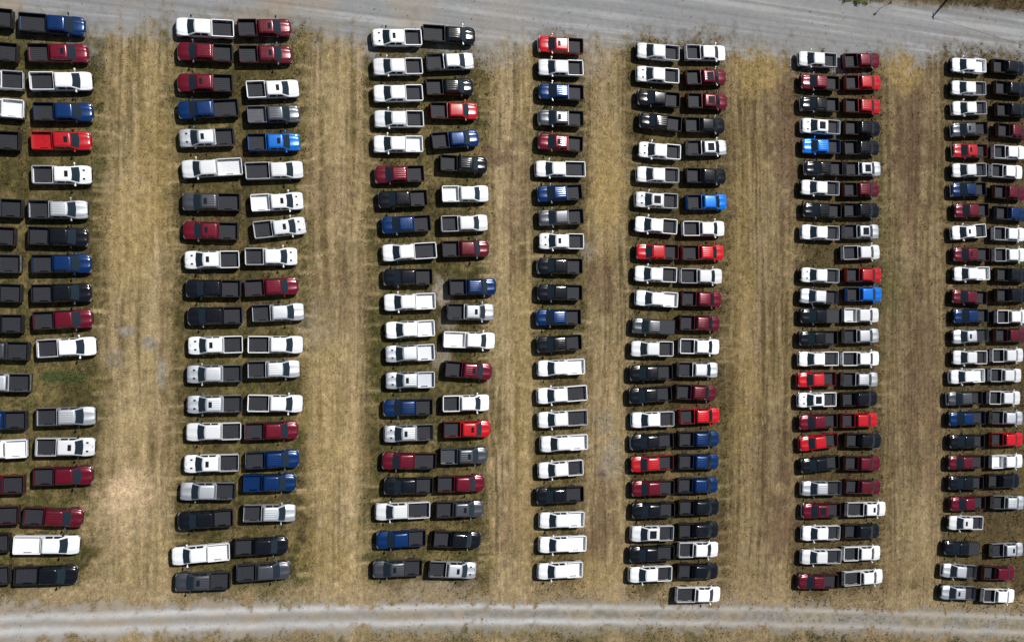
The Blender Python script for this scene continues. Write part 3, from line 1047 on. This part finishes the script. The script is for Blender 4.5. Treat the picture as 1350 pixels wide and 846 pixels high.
for t, s in zip(trucks, cur): t['label'] = s

CHROME_MIRROR = {'K', 'M', 'B', 'G', 'S'}
for k, t in enumerate(trucks):
    P, O, length = prototype(t['ext'], 'd' in t['fl'])
    rnd = random.Random(k * 7 + 1)
    body = PAINT[t['c']][1][rnd.choice((0, 0, 1, 2))]
    chrome = 'c' in t['fl'] or rnd.random() < .42
    choice = {'paint': body, 'rail': body if 'w' in t['fl'] else (TRIM if t['c'] != 'W' else (body if rnd.random() < .5 else RAILGREY)),
              'rear': CHROME if 'c' in t['fl'] else TRIM,
              'liner': body if 'w' in t['fl'] else LINER,
              'bumper': CHROME if chrome else (TRIM if t['c'] in 'KG' or rnd.random() < .6 else body),
              'mirror': CHROME if (t['c'] in CHROME_MIRROR and rnd.random() < .45) else (body if rnd.random() < .6 else TRIM)}
    root = bpy.data.objects.new('pickup_truck', None); LINK(root)
    root.empty_display_size = .3
    root.location = (t['x'], t['y'], 0)
    root.rotation_euler = (0, 0, t['ang'])
    tag(root, t['label'], 'pickup truck', 'pickup trucks parked in rows')
    drop = 'roof_panel' if rnd.random() < .5 else 'roof_panel_smooth'      # half the roofs have pressed ribs
    parts = [('roof_panel' if p[0].startswith('roof_panel') else p[0],) + tuple(p[1:]) for p in P if p[0] != drop]
    for f in t['fl']: parts += O.get(f, [])
    made = {}
    for nm, me, loc in parts:
        o = bpy.data.objects.new(nm, coloured(me, SLOTS[me.name], choice)); LINK(o)
        o.parent = made[INSIDE[nm]] if nm in INSIDE else root
        o.location = loc; made[nm] = o

# ------------------------------------------------------------------ dry grass standing on the field
def grass_tufts(count):
    gx0, gx1, gy0, gy1 = X0 - 4, X1 + 4, Y0 - 3, Y1 + 3
    x = rng.uniform(gx0, gx1, count); y = rng.uniform(gy0, gy1, count)
    col, grass, g, rz = field(x, y)
    cl = sstep(.42, .66, fbm(x * 1.0 + 4, y * .85 + 1, 3))
    keep = rng.random(count) < np.clip(grass * .62, 0, 1) * (.22 + .95 * cl)
    x, y, col, rz = x[keep], y[keep], col[keep], rz[keep]
    n = len(x)
    dry = rng.random(n)
    tint = col * (.75 + .75 * rng.random((n, 1)))
    gre = (dry < .10 + .34 * rz)[:, None]
    tint = np.where(gre, tint * .60 + np.array(lin(88, 88, 44)) * .35, tint)
    nb = 3
    ang = rng.uniform(0, 2 * math.pi, (n, nb)); hgt = rng.uniform(.06, .20, (n, nb)) * (1 + .6 * rz[:, None]); lean = rng.uniform(.03, .22, (n, nb)); wd = rng.uniform(.02, .06, (n, nb))
    ox = x[:, None] + rng.normal(0, .05, (n, nb)); oy = y[:, None] + rng.normal(0, .05, (n, nb))
    dx, dy = np.cos(ang), np.sin(ang)
    V = np.empty((n, nb, 3, 3))
    V[:, :, 0] = np.stack([ox - dy * wd, oy + dx * wd, np.full_like(ox, -.005)], -1)
    V[:, :, 1] = np.stack([ox + dy * wd, oy - dx * wd, np.full_like(ox, -.005)], -1)
    V[:, :, 2] = np.stack([ox + dx * lean, oy + dy * lean, hgt], -1)
    V = V.reshape(-1, 3)
    me = bpy.data.meshes.new('dry_grass')
    me.vertices.add(len(V)); me.vertices.foreach_set('co', V.ravel())
    me.loops.add(len(V)); me.loops.foreach_set('vertex_index', np.arange(len(V)))
    me.polygons.add(len(V) // 3); me.polygons.foreach_set('loop_start', np.arange(0, len(V), 3))
    me.update(calc_edges=True)
    ca = me.attributes.new('cover', 'FLOAT_COLOR', 'POINT')
    cc = np.repeat(np.concatenate([tint, np.ones((n, 1))], 1), nb * 3, axis=0)
    ca.data.foreach_set('color', cc.ravel())
    m, nt, p = principled('dry_grass_blade')
    at = nt.nodes.new('ShaderNodeAttribute'); at.attribute_name = 'cover'
    nt.links.new(at.outputs['Color'], p.inputs['Base Color'])
    p.inputs['Roughness'].default_value = .8; p.inputs['Specular IOR Level'].default_value = .2
    me.materials.append(m)
    o = obj('dry_grass', me); o['kind'] = 'stuff'
    o['label'] = 'dry straw and olive grass growing across the field'; o['category'] = 'grass'
    return n
NT = grass_tufts(520000)

def loose_stones(count):
    x = rng.uniform(X0, X1, count); y = rng.uniform(Y0, Y1, count)
    col, grass, g, _ = field(x, y)
    keep = rng.random(count) < np.where(g > .3, .5, .02)
    x, y, col = x[keep], y[keep], col[keep]; n = len(x)
    r = .02 + .06 * rng.random(n) ** 3
    base = np.array([(1, 0, 0), (0, 1, 0), (-1, 0, 0), (0, -1, 0), (0, 0, .7), (0, 0, -.4)], float)
    V = base[None] * r[:, None, None] * rng.uniform(.6, 1.3, (n, 6, 1)) + np.stack([x, y, np.full(n, .008)], 1)[:, None]
    T_ = np.array([(0, 1, 4), (1, 2, 4), (2, 3, 4), (3, 0, 4), (1, 0, 5), (2, 1, 5), (3, 2, 5), (0, 3, 5)])
    I = (T_[None] + 6 * np.arange(n)[:, None, None]).reshape(-1)
    me = bpy.data.meshes.new('loose_stones'); V = V.reshape(-1, 3)
    me.vertices.add(len(V)); me.vertices.foreach_set('co', V.ravel())
    me.loops.add(len(I)); me.loops.foreach_set('vertex_index', I)
    me.polygons.add(len(I) // 3); me.polygons.foreach_set('loop_start', np.arange(0, len(I), 3))
    me.update(calc_edges=True)
    sh = rng.uniform(.6, 1.35, (n, 1)) * (col * .5 + .5 * C['gravel'])
    ca = me.attributes.new('cover', 'FLOAT_COLOR', 'POINT')
    ca.data.foreach_set('color', np.repeat(np.concatenate([sh, np.ones((n, 1))], 1), 6, axis=0).ravel())
    m, nt, p = principled('loose_stone')
    at = nt.nodes.new('ShaderNodeAttribute'); at.attribute_name = 'cover'
    nt.links.new(at.outputs['Color'], p.inputs['Base Color']); p.inputs['Roughness'].default_value = .9
    me.materials.append(m)
    o = obj('loose_stones', me); o['kind'] = 'stuff'
    o['label'] = 'loose grey stones lying on the gravel road and track'; o['category'] = 'stones'
loose_stones(90000)

# ------------------------------------------------------------------ beyond the gravel road: tree, utility poles and wire, marker post
BARK = plain('bark', (.10, .075, .055), .9, 0, .2, .4, 6)
WOOD = plain('weathered_wood', (.16, .12, .085), .85, 0, .2, .35, 5)
LEAF = plain('leaf', (.10, .13, .025), .6, 0, .3, .5, 3)
METAL = plain('galvanised_metal', (.35, .36, .37), .45, .8)
SIGN = plain('sign_back', (.20, .21, .21), .5, .6)

def shadow_root(u, v, h):
    """foot of an upright thing of height h whose shadow ends at this photo pixel"""
    X, Y = ground(u, v); k = h / SUN.z
    return X + SUN.x * k, Y + SUN.y * k
def bush(x, y, rx, ry, h, leaves, label, seed):
    r = random.Random(seed)
    root = bpy.data.objects.new('bush', None); LINK(root); root.location = (x, y, 0); tag(root, label, 'bush')
    st = MB(); lf = MB()
    for k in range(16):
        a = r.uniform(0, 6.28); q = math.sqrt(r.random())
        tip = Vector((math.cos(a) * rx * q, math.sin(a) * ry * q, h * r.uniform(.5, 1.0) * (1 - .4 * q)))
        b0 = Vector((tip.x * .35, tip.y * .35, -.03))
        st.tube([b0, b0.lerp(tip, .55) + Vector((0, 0, .08)), tip], [.022, .015, .006], 5)
        for m in range(leaves // 16):
            c = b0.lerp(tip, r.uniform(.35, 1.05)) + Vector((r.gauss(0, .16), r.gauss(0, .14), r.gauss(0, .08)))
            c.z = max(c.z, .04)
            d = Vector((r.uniform(-1, 1), r.uniform(-1, 1), r.uniform(-.4, .4))).normalized(); e = d.cross(Vector((r.uniform(-1, 1), r.uniform(-1, 1), 1))).normalized()
            L, W = r.uniform(.05, .11), r.uniform(.025, .05)
            lf.add([c - d * L, c + e * W, c + d * L, c - e * W], [(0, 1, 2, 3)])
    for nm, mb, mt, sm in (('stem', st, BARK, True), ('foliage', lf, LEAF, False)):
        o = obj(nm, mb.mesh(nm, [mt], smooth=sm), root); o.data.materials.clear(); o.data.materials.append(mt)
tx, ty = ground(1122, -3)
bush(tx, ty, 1.9, 1.0, .75, 2600, 'low yellow-green bush growing at the far edge of the wide gravel road', 5)
tx, ty = ground(1140, 4)
bush(tx, ty, .35, .25, .35, 240, 'small dark weed beside the yellow-green bush at gravel road edge', 6)
def pole(x, y, h, label):
    root = bpy.data.objects.new('utility_pole', None); LINK(root); root.location = (x, y, 0)
    tag(root, label, 'utility pole')
    for nm, mb, mt in (('shaft', MB(), WOOD), ('crossarm', MB(), WOOD), ('insulator', MB(), METAL)):
        if nm == 'shaft': mb.tube([(0, 0, -.2), (0, 0, h * .5), (0, 0, h)], [.17, .15, .12], 12)
        if nm == 'crossarm': mb.box(-.06, .06, -.55, .55, h - .45, h - .33)
        if nm == 'insulator': mb.tube([(0, 0, h), (0, 0, h + .09), (0, 0, h + .14)], [.05, .06, .03], 8)
        o = obj(nm, mb.mesh(nm, [mt]), root); o.data.materials.clear(); o.data.materials.append(mt)
    return root
PH_ = 8.0
px_, py_ = shadow_root(1229, 23, PH_)
pole(px_, py_, PH_, 'wooden utility pole standing past the gravel road beyond the brown verge')
qx, qy = shadow_root(1420, 84, 8.0)
pole(qx, qy, PH_, 'wooden utility pole standing beyond the last double row of pickups')
w = MB(); pts = []
for k in range(25):
    t = k / 24; pts.append((px_ + (qx - px_) * t, py_ + (qy - py_) * t, PH_ + .12 - 4 * .35 * t * (1 - t)))
w.tube(pts, .022, 5)
wo = obj('overhead_wire', w.mesh('overhead_wire', [TRIM])); wo.data.materials.clear(); wo.data.materials.append(TRIM)
tag(wo, 'thin dark wire strung between the two utility poles', 'wire')
mx_, my_ = shadow_root(1152, 21, 2.6)
root = bpy.data.objects.new('marker_post', None); LINK(root); root.location = (mx_, my_, 0)
tag(root, 'metal post with small sign plate past the gravel road', 'sign post')
a = MB(); a.tube([(0, 0, -.1), (0, 0, 2.6)], .04, 8)
b = MB(); b.box(-.02, .02, -.06, .06, 1.85, 2.55); b.box(-.20, .20, .045, .07, 1.85, 2.55, .01)
for nm, mb, mt in (('post', a, METAL), ('sign_plate', b, SIGN)):
    o = obj(nm, mb.mesh(nm, [mt]), root); o.data.materials.clear(); o.data.materials.append(mt)
